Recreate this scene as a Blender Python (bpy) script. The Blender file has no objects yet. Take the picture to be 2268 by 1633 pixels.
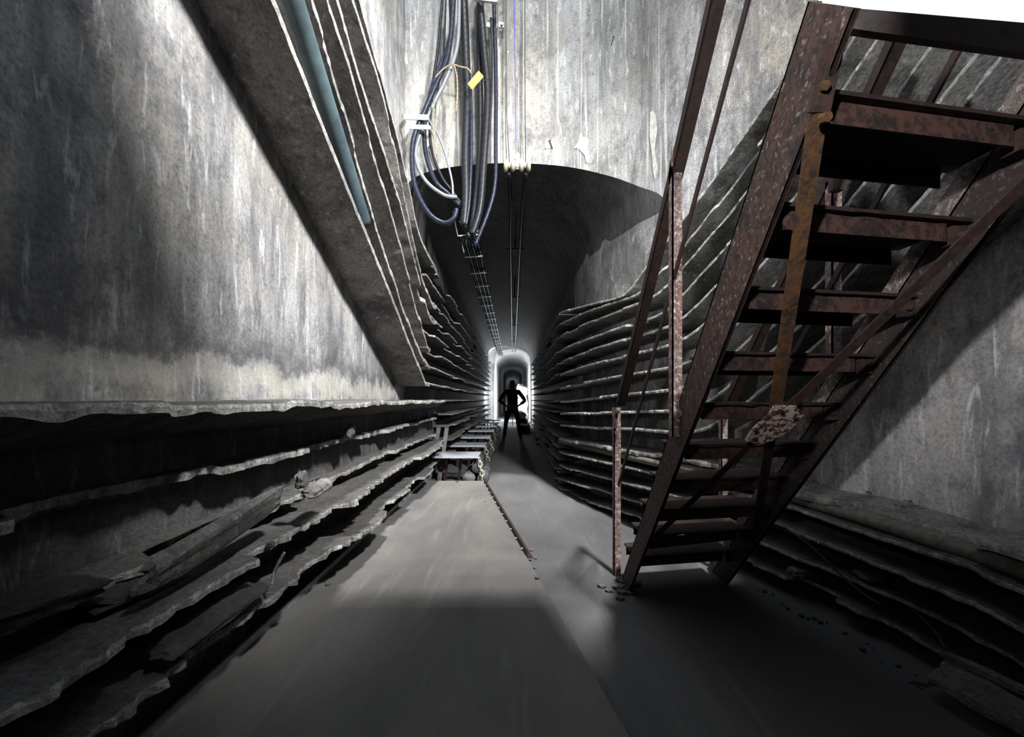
import bpy, bmesh, math, random
from mathutils import Vector, Matrix, noise
S = bpy.context.scene
COL = S.collection
F = 950.0; VX = 1136.0; VY = 885.0; EYE = 1.18

# ---------------- camera, sky, sun, exposure ----------------
cd = bpy.data.cameras.new('camera'); cam = bpy.data.objects.new('camera', cd); COL.objects.link(cam)
cam.location = (0, 0, EYE); cam.rotation_euler = (math.pi/2, 0, 0)
cd.sensor_width = 36; cd.lens = F/2268*36; cd.clip_start = 0.02; cd.clip_end = 200
cd.shift_y = (VY-816.5)/2268; cd.shift_x = -(VX-1134)/2268
S.camera = cam
w = bpy.data.worlds.new('sky'); S.world = w; w.use_nodes = True
bg = w.node_tree.nodes['Background']; bg.inputs[0].default_value = (0.80, 0.90, 1.0, 1); bg.inputs[1].default_value = 1.25
SUN_D = Vector((-0.27, 1.0, -1.95)).normalized()
sd = bpy.data.lights.new('sun', 'SUN'); sd.energy = 8; sd.angle = math.radians(4.5); sd.color = (1.0, 0.975, 0.94)
sun = bpy.data.objects.new('sun', sd); COL.objects.link(sun); sun.rotation_euler = SUN_D.to_track_quat('-Z', 'Y').to_euler(); sun.location = (3, -4, 9)
S.view_settings.view_transform = 'Standard'; S.view_settings.look = 'None'; S.view_settings.gamma = 1
S.view_settings.use_curve_mapping = False; S.view_settings.exposure = 0.0
def fill_spot(name, loc, aim, e, angle, size, col):
    # an added unseen fill light; its housing is built with the lamps below
    l = bpy.data.lights.new(name, 'SPOT'); l.energy = e; l.spot_size = math.radians(angle); l.spot_blend = .8; l.shadow_soft_size = size; l.color = col
    o = bpy.data.objects.new(name, l); COL.objects.link(o); o.location = loc; o.rotation_euler = (Vector(aim)-Vector(loc)).to_track_quat('-Z', 'Y').to_euler(); return o
FILL_SPOTS = [((2.0, -.3, 5.0), (-1.1, 3.6, 2.6), 4700, 75, .25, (1, .98, .95)),
          ((-.80, -.60, 1.95), (1.9, 2.2, 2.45), 360, 62, .05, (1, .97, .96))]
FL = [fill_spot('fill_light_beam', *f) for f in FILL_SPOTS]

# ---------------- helpers ----------------
def U(px, py, Y): return Vector(((px-VX)*Y/F, Y, (VY-py)*Y/F+EYE))
def UX(px, py, X):
    Y = X*F/(px-VX); return Vector((X, Y, (VY-py)*Y/F+EYE))
def lerp(a, b, t): return a+(b-a)*t
def mk(name, vs, fs, mat, parent=None, smooth=False):
    me = bpy.data.meshes.new(name); me.from_pydata([tuple(v) for v in vs], [], fs); me.update()
    bm = bmesh.new(); bm.from_mesh(me); bmesh.ops.recalc_face_normals(bm, faces=bm.faces); bm.to_mesh(me); bm.free()
    if smooth:
        for p in me.polygons: p.use_smooth = True
    o = bpy.data.objects.new(name, me); COL.objects.link(o)
    if mat: me.materials.append(mat)
    if parent: o.parent = parent
    return o
def tag(o, label=None, cat=None, group=None, kind=None):
    if label: o['label'] = label
    if cat: o['category'] = cat
    if group: o['group'] = group
    if kind: o['kind'] = kind
    return o
def thing(name, label, cat, group=None):
    o = bpy.data.objects.new(name, None); COL.objects.link(o); o.empty_display_size = .1
    return tag(o, label, cat, group)
class MB:
    def __init__(s): s.v = []; s.f = []
    def add(s, vs, fs):
        b = len(s.v); s.v += [Vector(v) for v in vs]; s.f += [tuple(i+b for i in f) for f in fs]; return s
    def bar(s, p0, p1, w, h, up=(0, 0, 1)):
        p0 = Vector(p0); p1 = Vector(p1); d = (p1-p0).normalized(); up = Vector(up)
        a = d.cross(up)
        if a.length < 1e-4: a = d.cross(Vector((1, 0, 0)))
        a.normalize(); b = a.cross(d).normalized()
        vs = []
        for p in (p0, p1):
            for sx, sy in ((-1, -1), (1, -1), (1, 1), (-1, 1)): vs.append(p+a*sx*w/2+b*sy*h/2)
        return s.add(vs, [(0, 1, 2, 3), (7, 6, 5, 4), (0, 4, 5, 1), (1, 5, 6, 2), (2, 6, 7, 3), (3, 7, 4, 0)])
    def prism(s, poly, ext):
        n = len(poly); e = Vector(ext)
        vs = [Vector(p) for p in poly]+[Vector(p)+e for p in poly]
        return s.add(vs, [tuple(range(n))]+[tuple(range(2*n-1, n-1, -1))]+[(i, (i+1) % n, (i+1) % n+n, i+n) for i in range(n)])
    def tube(s, pts, r, seg=10, rf=None):
        pts = [Vector(p) for p in pts]; n = len(pts); vs = []; fs = []
        ref = None
        for i, p in enumerate(pts):
            d = (pts[min(i+1, n-1)]-pts[max(i-1, 0)]).normalized()
            if ref is None: ref = d.cross(Vector((0, 0, 1)) if abs(d.z) < .9 else Vector((1, 0, 0))).normalized()
            ref = (ref-d*ref.dot(d)).normalized(); q = d.cross(ref)
            rr = rf(i/(n-1)) if rf else r
            for k in range(seg):
                a = 2*math.pi*k/seg; vs.append(p+(ref*math.cos(a)+q*math.sin(a))*rr)
        for i in range(n-1):
            for k in range(seg):
                k2 = (k+1) % seg; fs.append((i*seg+k, i*seg+k2, (i+1)*seg+k2, (i+1)*seg+k))
        fs.append(tuple(range(seg))[::-1]); fs.append(tuple((n-1)*seg+k for k in range(seg)))
        return s.add(vs, fs)
    def build(s, name, mat, parent=None, smooth=False, bevel=0):
        o = mk(name, s.v, s.f, mat, parent, smooth)
        if bevel:
            m = o.modifiers.new('bevel', 'BEVEL'); m.width = bevel; m.segments = 2; m.limit_method = 'ANGLE'
        return o
def spline(pts, n=8):
    pts = [Vector(p) for p in pts]; out = []
    for i in range(len(pts)-1):
        p0 = pts[max(i-1, 0)]; p1 = pts[i]; p2 = pts[i+1]; p3 = pts[min(i+2, len(pts)-1)]
        for k in range(n):
            t = k/n; out.append(.5*((2*p1)+(p2-p0)*t+(2*p0-5*p1+4*p2-p3)*t*t+(3*p1-p0-3*p2+p3)*t**3))
    out.append(pts[-1]); return out
def nz(x, y=0., z=0.): return noise.noise(Vector((x, y, z)))

# ---------------- materials ----------------
def nodes(name):
    m = bpy.data.materials.new(name); m.use_nodes = True; nt = m.node_tree
    return m, nt, nt.nodes['Principled BSDF']
def N(nt, t, **k):
    n = nt.nodes.new(t)
    for a, b in k.items(): setattr(n, a, b)
    return n
def noise_tex(nt, vec, scale, detail=6, rough=.6, mapscale=None, dist=0):
    if mapscale:
        mp = N(nt, 'ShaderNodeMapping'); mp.inputs['Scale'].default_value = mapscale
        nt.links.new(vec, mp.inputs[0]); vec = mp.outputs[0]
    n = N(nt, 'ShaderNodeTexNoise'); n.inputs['Scale'].default_value = scale; n.inputs['Detail'].default_value = detail
    n.inputs['Roughness'].default_value = rough; n.inputs['Distortion'].default_value = dist
    nt.links.new(vec, n.inputs['Vector']); return n.outputs['Fac']
def ramp(nt, fac, stops):
    r = N(nt, 'ShaderNodeValToRGB'); e = r.color_ramp.elements
    while len(e) < len(stops): e.new(.5)
    for i, (p, c) in enumerate(stops):
        e[i].position = p; e[i].color = (c, c, c, 1) if isinstance(c, (int, float)) else (*c, 1)
    nt.links.new(fac, r.inputs[0]); return r.outputs[0]
def mix(nt, a, b, fac, mode='MIX'):
    m = N(nt, 'ShaderNodeMix', data_type='RGBA', blend_type=mode)
    for s, v in ((6, a), (7, b)):
        if isinstance(v, tuple): m.inputs[s].default_value = (*v, 1)
        else: nt.links.new(v, m.inputs[s])
    if isinstance(fac, (int, float)): m.inputs[0].default_value = fac
    else: nt.links.new(fac, m.inputs[0])
    return m.outputs[2]
def bump(nt, bs, h, strength, dist):
    b = N(nt, 'ShaderNodeBump'); b.inputs['Strength'].default_value = strength; b.inputs['Distance'].default_value = dist
    nt.links.new(h, b.inputs['Height']); nt.links.new(b.outputs[0], bs.inputs['Normal'])
def concrete(name, c1, c2, cdark, streak=.6, pit=.5, bstr=.5, dark_lo=.30, dark_hi=.52, drip=0):
    m, nt, bs = nodes(name); tc = N(nt, 'ShaderNodeTexCoord').outputs['Object']
    big = noise_tex(nt, tc, .9, 5, .55); col = mix(nt, c1, c2, ramp(nt, big, [(.38, 0), (.62, 1)]))
    st = noise_tex(nt, tc, 5, 7, .65, (1, 1, .13)); col = mix(nt, col, (.5, .5, .5), .0)
    col = mix(nt, col, cdark, ramp(nt, st, [(.36, streak), (.56, 0)]))
    med = noise_tex(nt, tc, 2.3, 9, .72, None, .3); col = mix(nt, col, cdark, ramp(nt, med, [(dark_lo, .95), (dark_hi, 0)]))
    sc = noise_tex(nt, tc, 22, 5, .65, (1, 1, .2), .6); col = mix(nt, col, tuple(min(.85, x*1.8) for x in c1), ramp(nt, sc, [(.56, 0), (.70, .7)]))
    gr = noise_tex(nt, tc, 9, 10, .8, (1, 1, .6), .2); col = mix(nt, col, cdark, ramp(nt, gr, [(.36, .8), (.50, 0)]))
    if drip:
        dr = noise_tex(nt, tc, 26, 2, .4, (1, 1, .025)); col = mix(nt, col, (.72, .70, .64), ramp(nt, dr, [(.62, 0), (.68, drip)]))
    fine = noise_tex(nt, tc, 60, 5, .7); col = mix(nt, col, ramp(nt, fine, [(.34, .25), (.56, 1)]), pit, 'MULTIPLY')
    nt.links.new(col, bs.inputs['Base Color']); bs.inputs['Roughness'].default_value = .88
    mx = N(nt, 'ShaderNodeMath', operation='ADD'); nt.links.new(fine, mx.inputs[0]); nt.links.new(med, mx.inputs[1])
    bump(nt, bs, mx.outputs[0], bstr, .012)
    return m
M = {}
M['wall'] = concrete('pale_concrete', (.43, .435, .45), (.38, .355, .31), (.12, .125, .14), .75, .5, .45, .34, .52)
def bands(m, nm):
    m = m.copy(); m.name = nm; nt = m.node_tree; bs = nt.nodes['Principled BSDF']; old = bs.inputs['Base Color'].links[0].from_socket
    tc = N(nt, 'ShaderNodeTexCoord').outputs['Object']; sp = N(nt, 'ShaderNodeSeparateXYZ'); nt.links.new(tc, sp.inputs[0])
    n1 = noise_tex(nt, tc, 3, 8, .7); a = N(nt, 'ShaderNodeMath', operation='MULTIPLY_ADD'); nt.links.new(n1, a.inputs[0]); a.inputs[1].default_value = .55; nt.links.new(sp.outputs[2], a.inputs[2])
    mr = N(nt, 'ShaderNodeMapRange'); nt.links.new(a.outputs[0], mr.inputs[0]); mr.inputs[1].default_value = 1.34; mr.inputs[2].default_value = 2.0
    c = mix(nt, old, (.58, .56, .50), ramp(nt, mr.outputs[0], [(.16, .0), (.26, .45), (.34, .35), (.44, 0)]))
    c = mix(nt, c, (.07, .072, .078), ramp(nt, mr.outputs[0], [(.38, 0), (.47, .7), (.56, .3), (.66, 0)]))
    nt.links.new(c, bs.inputs['Base Color']); return m
M['wall_l'] = bands(M['wall'], 'stained_pale_concrete')
M['wall_b'] = concrete('bright_concrete', (.37, .38, .395), (.325, .315, .285), (.11, .11, .112), .7, .4, .4, .30, .48, .55)
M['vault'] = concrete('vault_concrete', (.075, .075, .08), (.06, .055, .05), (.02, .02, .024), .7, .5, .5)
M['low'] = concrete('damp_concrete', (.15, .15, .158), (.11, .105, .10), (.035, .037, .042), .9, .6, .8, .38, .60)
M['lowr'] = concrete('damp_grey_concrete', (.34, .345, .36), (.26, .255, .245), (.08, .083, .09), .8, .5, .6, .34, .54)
M['shelf'] = concrete('shelf_concrete', (.12, .118, .118), (.095, .09, .085), (.04, .039, .04), .25, .8, .9, .30, .5)
M['edge'] = concrete('pale_shelf_edge', (.42, .42, .41), (.34, .335, .315), (.12, .12, .12), .2, .7, .9, .34, .52)
M['shelf_l'] = concrete('shelf_concrete_brown', (.38, .355, .34), (.27, .25, .235), (.09, .087, .087), .2, .6, .8, .34, .5)
M['shelf_r'] = concrete('shelf_concrete_pale', (.33, .33, .325), (.26, .255, .23), (.055, .055, .055), .25, .8, .9, .34, .54)
M['far'] = concrete('far_concrete', (.35, .35, .36), (.28, .27, .25), (.10, .10, .11), .5, .4, .4)
def dust(name, c1, c2, rough=.9):
    m, nt, bs = nodes(name); tc = N(nt, 'ShaderNodeTexCoord').outputs['Object']
    a = noise_tex(nt, tc, 1.6, 8, .62, (1, .5, 1), .4); col = mix(nt, c1, c2, ramp(nt, a, [(.35, 0), (.65, 1)]))
    b = noise_tex(nt, tc, 90, 4, .7); col = mix(nt, col, ramp(nt, b, [(.3, .6), (.55, 1)]), .5, 'MULTIPLY')
    sw = noise_tex(nt, tc, 14, 3, .5, (1, .07, 1), .6); col = mix(nt, col, tuple(x*1.5 for x in c1), ramp(nt, sw, [(.58, 0), (.75, .35)]))
    nt.links.new(col, bs.inputs['Base Color']); bs.inputs['Roughness'].default_value = rough
    bump(nt, bs, b, .35, .006); return m
M['floor'] = dust('dusty_floor', (.09, .09, .092), (.058, .059, .062))
M['plate'] = dust('dusty_steel_plate', (.135, .130, .123), (.082, .080, .080), .8)
def rust(name, base, r1, r2, amt=.5, pale=None):
    m, nt, bs = nodes(name); tc = N(nt, 'ShaderNodeTexCoord').outputs['Object']
    a = noise_tex(nt, tc, 11, 12, .82, None, .4); b = noise_tex(nt, tc, 38, 8, .75)
    col = mix(nt, base, r1, ramp(nt, a, [(.49-.10*amt, 0), (.55-.08*amt, 1)]))
    col = mix(nt, col, r2, ramp(nt, b, [(.49, 0), (.54, .8)]))
    if pale:
        c = noise_tex(nt, tc, 55, 6, .7); col = mix(nt, col, pale[0], ramp(nt, c, [(.60-pale[1], 0), (.64-pale[1], 1)]))
    nt.links.new(col, bs.inputs['Base Color']); bs.inputs['Roughness'].default_value = .72
    bs.inputs['Metallic'].default_value = .25
    bump(nt, bs, b, .6, .004); return m
M['rust'] = rust('rusty_steel', (.012, .011, .013), (.05, .026, .021), (.022, .015, .014), .6)
M['rust_face'] = rust('rusty_stringer', (.012, .011, .013), (.065, .034, .026), (.016, .012, .012), .75, ((.17, .14, .13), .02))
M['rust_dark_face'] = rust('dark_speckled_stringer', (.018, .017, .018), (.04, .028, .026), (.028, .02, .019), .6, ((.10, .08, .075), .03))
M['grain'] = rust('grainy_pale_steel', (.16, .14, .135), (.12, .09, .08), (.07, .05, .045), .3, ((.30, .26, .25), .06))
M['rust_red'] = rust('red_rust', (.012, .011, .013), (.085, .042, .034), (.020, .014, .013), .7)
M['rust_orange'] = rust('orange_rust', (.025, .018, .016), (.075, .040, .022), (.13, .062, .020), .6)
M['rust_pale'] = rust('pale_painted_steel', (.22, .19, .185), (.17, .10, .085), (.10, .05, .04), .3, ((.42, .37, .36), .05))
M['peel'] = rust('peeling_paint', (.04, .02, .018), (.10, .04, .03), (.06, .03, .025), .8, ((.55, .46, .42), .12))
M['darkrust'] = rust('dark_steel', (.015, .013, .014), (.04, .022, .018), (.03, .018, .014), .5)
def plain(name, c, rough=.5, metal=0, nzs=40, amt=.3):
    m, nt, bs = nodes(name); tc = N(nt, 'ShaderNodeTexCoord').outputs['Object']
    a = noise_tex(nt, tc, nzs, 4, .6); col = mix(nt, c, tuple(x*(1-amt) for x in c), ramp(nt, a, [(.4, 0), (.65, 1)]))
    nt.links.new(col, bs.inputs['Base Color']); bs.inputs['Roughness'].default_value = rough; bs.inputs['Metallic'].default_value = metal
    return m
def wrapped(name, c, rough=.32):
    m, nt, bs = nodes(name); tc = N(nt, 'ShaderNodeTexCoord').outputs['Object']
    mp = N(nt, 'ShaderNodeMapping'); mp.inputs['Rotation'].default_value = (0, .5, 0); nt.links.new(tc, mp.inputs[0])
    wv = N(nt, 'ShaderNodeTexWave', wave_type='BANDS', bands_direction='Z'); wv.inputs['Scale'].default_value = 5; wv.inputs['Distortion'].default_value = .6
    nt.links.new(mp.outputs[0], wv.inputs[0])
    col = mix(nt, c, tuple(min(1, x*2.2+.01) for x in c), ramp(nt, wv.outputs[1], [(.90, 0), (.99, .35)]))
    nt.links.new(col, bs.inputs['Base Color']); bs.inputs['Roughness'].default_value = rough; bs.inputs['Specular IOR Level'].default_value = .22
    bump(nt, bs, wv.outputs[1], .15, .004); return m
M['rubber'] = wrapped('black_cable_sheath', (.010, .011, .015), .42)
M['navy'] = wrapped('navy_cable_sheath', (.011, .014, .028), .36)
M['greycab'] = plain('grey_cable_sheath', (.17, .20, .22), .4)
M['galv'] = plain('galvanised_steel', (.52, .56, .62), .38, .55, 30, .25)
M['galvd'] = plain('dull_galvanised_steel', (.30, .32, .35), .5, .4)
M['pipe'] = plain('blue_grey_pipe', (.06, .09, .105), .45, 0, 9, .4)
M['hose'] = plain('dusty_hose', (.16, .15, .125), .85, 0, 30, .45)
M['rope'] = plain('hemp_rope', (.22, .19, .12), .9)
M['yellow'] = plain('yellow_tag', (.75, .74, .04), .5, 0, 10, .12)
M['blue'] = plain('blue_chalk', (.12, .12, .55), .9)
M['lime'] = plain('white_lime', (.66, .65, .60), .9, 0, 20, .3)
M['ceramic'] = plain('cream_ceramic', (.42, .40, .29), .28)
M['black'] = plain('black_insulation', (.006, .006, .007), .8)
M['cloth'] = plain('black_cloth', (.008, .008, .010), .85)
M['trouser'] = plain('dark_trouser_cloth', (.012, .012, .015), .9)
M['skin'] = plain('skin', (.16, .09, .065), .6)
M['hair'] = plain('dark_hair', (.01, .008, .007), .7)
M['stone'] = concrete('rubble_stone', (.17, .165, .16), (.14, .13, .12), (.05, .05, .05), .2, .7, .9)
M['dstone'] = concrete('dark_stone', (.05, .048, .05), (.04, .04, .04), (.02, .02, .02), .2, .7, .9)
M['white'] = plain('white_sheet', (.8, .8, .82), .7, 0, 10, .1)
me_, nt_, bs_ = nodes('lamp_glass'); bs_.inputs['Emission Color'].default_value = (.95, .98, 1, 1); bs_.inputs['Emission Strength'].default_value = 12; M['glow'] = me_

# ---------------- plan curves ----------------
XL = -.95; WL = -1.25; DEP = .31
FR = [(.60, 24.), (.60, 5.6), (.70, 5.05), (.82, 4.6), (1.02, 4.0), (1.28, 3.4), (1.48, 2.98), (1.64, 2.55), (1.75, 2.0), (1.80, 1.4), (1.82, .6), (1.82, -1.6)]
_fc = []
for (xa, ya), (xb, yb) in zip(FR, FR[1:]):
    n_ = max(1, round(math.hypot(xb-xa, yb-ya)/.08))
    _fc += [Vector((lerp(xa, xb, i/n_), lerp(ya, yb, i/n_), 0)) for i in range(n_)]
_fc.append(Vector((*FR[-1], 0)))
for _ in range(14): _fc = [_fc[0]]+[(a+b*2+c)/4 for a, b, c in zip(_fc, _fc[1:], _fc[2:])]+[_fc[-1]]
_cum = [0.]
for a_, b_ in zip(_fc, _fc[1:]): _cum.append(_cum[-1]+(b_-a_).length)
def fpt(s):
    s = max(0, min(_cum[-1]-1e-6, s)); lo = 0; hi = len(_cum)-1
    while hi-lo > 1:
        md = (lo+hi)//2
        if _cum[md] <= s: lo = md
        else: hi = md
    t = (s-_cum[lo])/(_cum[lo+1]-_cum[lo]); return _fc[lo].lerp(_fc[lo+1], t)
def fnorm(s):
    d = (fpt(s+.08)-fpt(s-.08)).normalized(); return Vector((-d.y, d.x, 0))
def s_of_px(px):
    r = (px-VX)/F; lo = 0; hi = _cum[-1]*.98
    for _ in range(40):
        md = (lo+hi)/2; p = fpt(md)
        if p.y <= .05 or p.x/p.y > r: hi = md
        else: lo = md
    return lo
def s_of_Y(Y):
    lo = 0; hi = _cum[-1]
    for _ in range(40):
        md = (lo+hi)/2
        if fpt(md).y < Y: hi = md
        else: lo = md
    return lo
def wpt(s, d=DEP):
    return fpt(s)+fnorm(s)*d

# ---------------- setting ----------------
def struct(o): o['kind'] = 'structure'; return o
def grid(name, rows, mat, smooth=True, parent=None):
    n = len(rows[0]); vs = [p for r in rows for p in r]; fs = []
    for i in range(len(rows)-1):
        for j in range(n-1): fs.append((i*n+j, i*n+j+1, (i+1)*n+j+1, (i+1)*n+j))
    return mk(name, vs, fs, mat, parent, smooth)
# floor
rows = []
ys = [-1.6+i*.12 for i in range(80)]+[8+i for i in range(40)]
for Y in ys:
    r = []
    for i in range(41):
        X = -1.5+i*.1
        r.append(Vector((X, Y, .006*nz(X*2, Y*2)+(.02*max(0, nz(X*3, Y*1.5, 5)) if Y > 3 and X > .3 else 0))))
    rows.append(r)
struct(grid('floor', rows, M['floor']))
# arch polyline of the tunnel mouth (world points)
ARCH = [(-1.25, 4.97, 2.40), (-1.19, 4.97, 2.54), (-.9, 4.95, 2.65), (-.4, 4.92, 2.70), (0, 4.90, 2.70), (.4, 4.85, 2.655), (.73, 4.72, 2.54), (1.05, 4.45, 2.305), (1.25, 4.20, 2.08), (1.36, 3.98, 1.905)]
sA = s_of_Y(3.90)
lo, hi = 0, _cum[-1]
for _ in range(40):
    md = (lo+hi)/2
    if wpt(md).y < 3.88: hi = md
    else: lo = md
sM = lo; wm = wpt(sM)
ARCH.append((wm.x, wm.y, 1.74))
arch = [Vector(p)+Vector((0, 0, EYE)) for p in ARCH]
def resample(poly, n):
    cum = [0]
    for a, b in zip(poly, poly[1:]): cum.append(cum[-1]+(b-a).length)
    out = []
    for k in range(n):
        s = cum[-1]*k/(n-1); i = 0
        while i < len(cum)-2 and cum[i+1] < s: i += 1
        t = (s-cum[i])/(cum[i+1]-cum[i]); out.append(poly[i].lerp(poly[i+1], min(1, t)))
    return out
NA = 41
archr = resample(spline(arch, 5), NA)
# wall_left: lower dark part and upper pale part
def quadgrid(name, P00, P10, P01, P11, nu, nv, mat, amp=.0):
    P00, P10, P01, P11 = map(Vector, (P00, P10, P01, P11)); rows = []
    nrm = (P10-P00).cross(P01-P00).normalized()
    for j in range(nv+1):
        r = []
        for i in range(nu+1):
            p = P00.lerp(P10, i/nu).lerp(P01.lerp(P11, i/nu), j/nv)
            r.append(p+nrm*amp*(nz(p.x*3+9, p.y*3, p.z*3)+.4*nz(p.y*9, p.z*9, 3)))
        rows.append(r)
    return grid(name, rows, mat)
struct(quadgrid('wall_left', (WL, -1.6, EYE-.03), (WL, 4.98, EYE-.03), (WL, -1.6, 6.2), (WL, 4.98, 6.2), 60, 50, M['wall_l'], .006))
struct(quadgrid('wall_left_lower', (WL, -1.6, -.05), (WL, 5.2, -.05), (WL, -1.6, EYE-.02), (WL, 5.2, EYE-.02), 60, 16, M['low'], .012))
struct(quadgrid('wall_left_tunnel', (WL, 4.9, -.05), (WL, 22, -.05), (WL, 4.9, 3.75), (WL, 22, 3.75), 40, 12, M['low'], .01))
# wall_back above the arch
rows = []
top = 6.2
for k in range(13):
    rows.append([p.lerp(Vector((p.x, p.y, top)), k/12) for p in archr])
struct(grid('wall_back', rows, M['wall_b']))
# vault
def tun(t, Y):
    a = math.pi*(1-t); cx = (-1.25+.9)/2; hw = 1.075
    zl = 2.30; zr = 1.80 if Y < 9 else 1.85
    zb = lerp(zl, zr, t); return Vector((cx+hw*math.cos(a)*(1 if t != .5 else 1), Y, EYE+zb+ .62*math.sin(a)**.8))
rows = []
st = [i/36 for i in range(37)]
sT = s_of_Y(6.2)
for u in st:
    wv = u*u*(3-2*u); s = lerp(sM, sT, u); wp = wpt(s); r = []
    tr = tun(1, 6.2); er = archr[-1].lerp(tr, wv); target = Vector((wp.x, wp.y, lerp(archr[-1].z, tr.z, u)))
    for k in range(NA):
        t = k/(NA-1); b = tun(t, 6.2)
        p = archr[k].lerp(b, wv)+(target-er)*t**2
        r.append(p)
    rows.append(r)
for Y in [6.8+.6*i for i in range(26)]:
    rows.append([tun(k/(NA-1), Y)+Vector((0, 0, .012*nz(k*.5, Y*3))) for k in range(NA)])
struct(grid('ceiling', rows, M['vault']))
edge = [r[-1] for r in rows]
# wall_right : flare and tunnel under the vault
def wall_r(name, s0, s1, n, zt, mat, amp=.008, z0=-.05, nv=14):
    rws = []
    ss = [lerp(s0, s1, i/n) for i in range(n+1)]
    for j in range(nv+1):
        r = []
        for s in ss:
            p = wpt(s); z = lerp(z0, zt(s, p), j/nv); nn = fnorm(s)
            r.append(Vector((p.x, p.y, z))+nn*amp*nz(s*3, z*3, 4))
        rws.append(r)
    return struct(grid(name, rws, mat))
s22 = s_of_Y(22)
def zflare(s, p):
    return EYE+1.95 if s < sM-.02 else EYE+1.9
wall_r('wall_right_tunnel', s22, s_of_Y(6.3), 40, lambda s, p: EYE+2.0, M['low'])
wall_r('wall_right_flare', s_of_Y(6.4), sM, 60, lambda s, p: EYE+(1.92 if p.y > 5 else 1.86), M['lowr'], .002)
def ztop(s, p):
    # the shaft wall is cut low behind the stairs, an added gap for white sky
    Y = p.y
    if Y > 3.02: return 6.2
    px = VX+F*p.x/p.y if p.y > .2 else 9999
    return EYE+ (max(.6, Y)*(lerp(.905, .842, min(1, (px-1800)/468)) if px < 9000 else .842)) if Y > 1.2 else EYE+1.1
sm1 = s_of_Y(2.86)
lo, hi = 0, _cum[-1]
for _ in range(40):
    md = (lo+hi)/2; p_ = wpt(md)
    if p_.x/max(p_.y, .01) > (1812-VX)/F: hi = md
    else: lo = md
sO = lo
wall_r('wall_right', sM, sO, 24, lambda s, p: 6.2, M['wall'], .006, -.05, 40)
wall_r('wall_right_low', sO, _cum[-1]-.01, 60, lambda s, p: (EYE+p.y*lerp(.905, .868, max(0, min(1, (VX+F*p.x/p.y-1800)/468)))) if p.y > 1.62 else 3.5, M['wall'], .006)
def slot_lintel():
    vs = []; fs = []; n = 24
    for i in range(n+1):
        s = lerp(sO-.05, s_of_Y(1.5), i/n); p = wpt(s, DEP+.01); vs += [(p.x, p.y, EYE+p.y*.965), (p.x, p.y, 6.2 if p.y > 1.2 else 3.5)]
    for i in range(n): fs.append((2*i, 2*i+2, 2*i+3, 2*i+1))
    return struct(mk('wall_right_upper', vs, fs, M['wall']))
slot_lintel()
# rear wall behind the camera and upper rear
struct(quadgrid('wall_rear', (-1.5, -1.6, -.05), (2.4, -1.6, -.05), (-1.5, -1.6, 3.4), (2.4, -1.6, 3.4), 8, 8, M['wall']))
# far tunnel
def arch_sec(xl, xr, zs, rise, Y, n=21):
    pts = [Vector((xl, Y, 0)), Vector((xl, Y, zs*.5))]
    for k in range(n):
        a = math.pi*(1-k/(n-1)); pts.append(Vector(((xl+xr)/2+(xr-xl)/2*math.cos(a), Y, zs+rise*math.sin(a)**.85)))
    return pts+[Vector((xr, Y, zs*.5)), Vector((xr, Y, 0))]
big = arch_sec(-1.3, 1.0, EYE+2.1, .75, 22.2); sm = arch_sec(-.98, .92, EYE+2.05, .58, 22.2)
struct(grid('trim_1', [big, sm, [p+Vector((0, .5, 0)) for p in sm]], M['far']))
rows = [arch_sec(-.98, .92, EYE+2.05, .58, 22.7+i*.9) for i in range(14)]
rows.append(arch_sec(-.78, .72, EYE+1.85, .55, 34.5))
for i in range(22): rows.append(arch_sec(-.78, .72, EYE+1.85, .55, 35+i*1.5))
struct(grid('ceiling_far', rows, M['far']))
struct(mk('wall_far', arch_sec(-.78, .72, EYE+1.85, .55, 66), [tuple(range(25))], M['low']))

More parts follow.
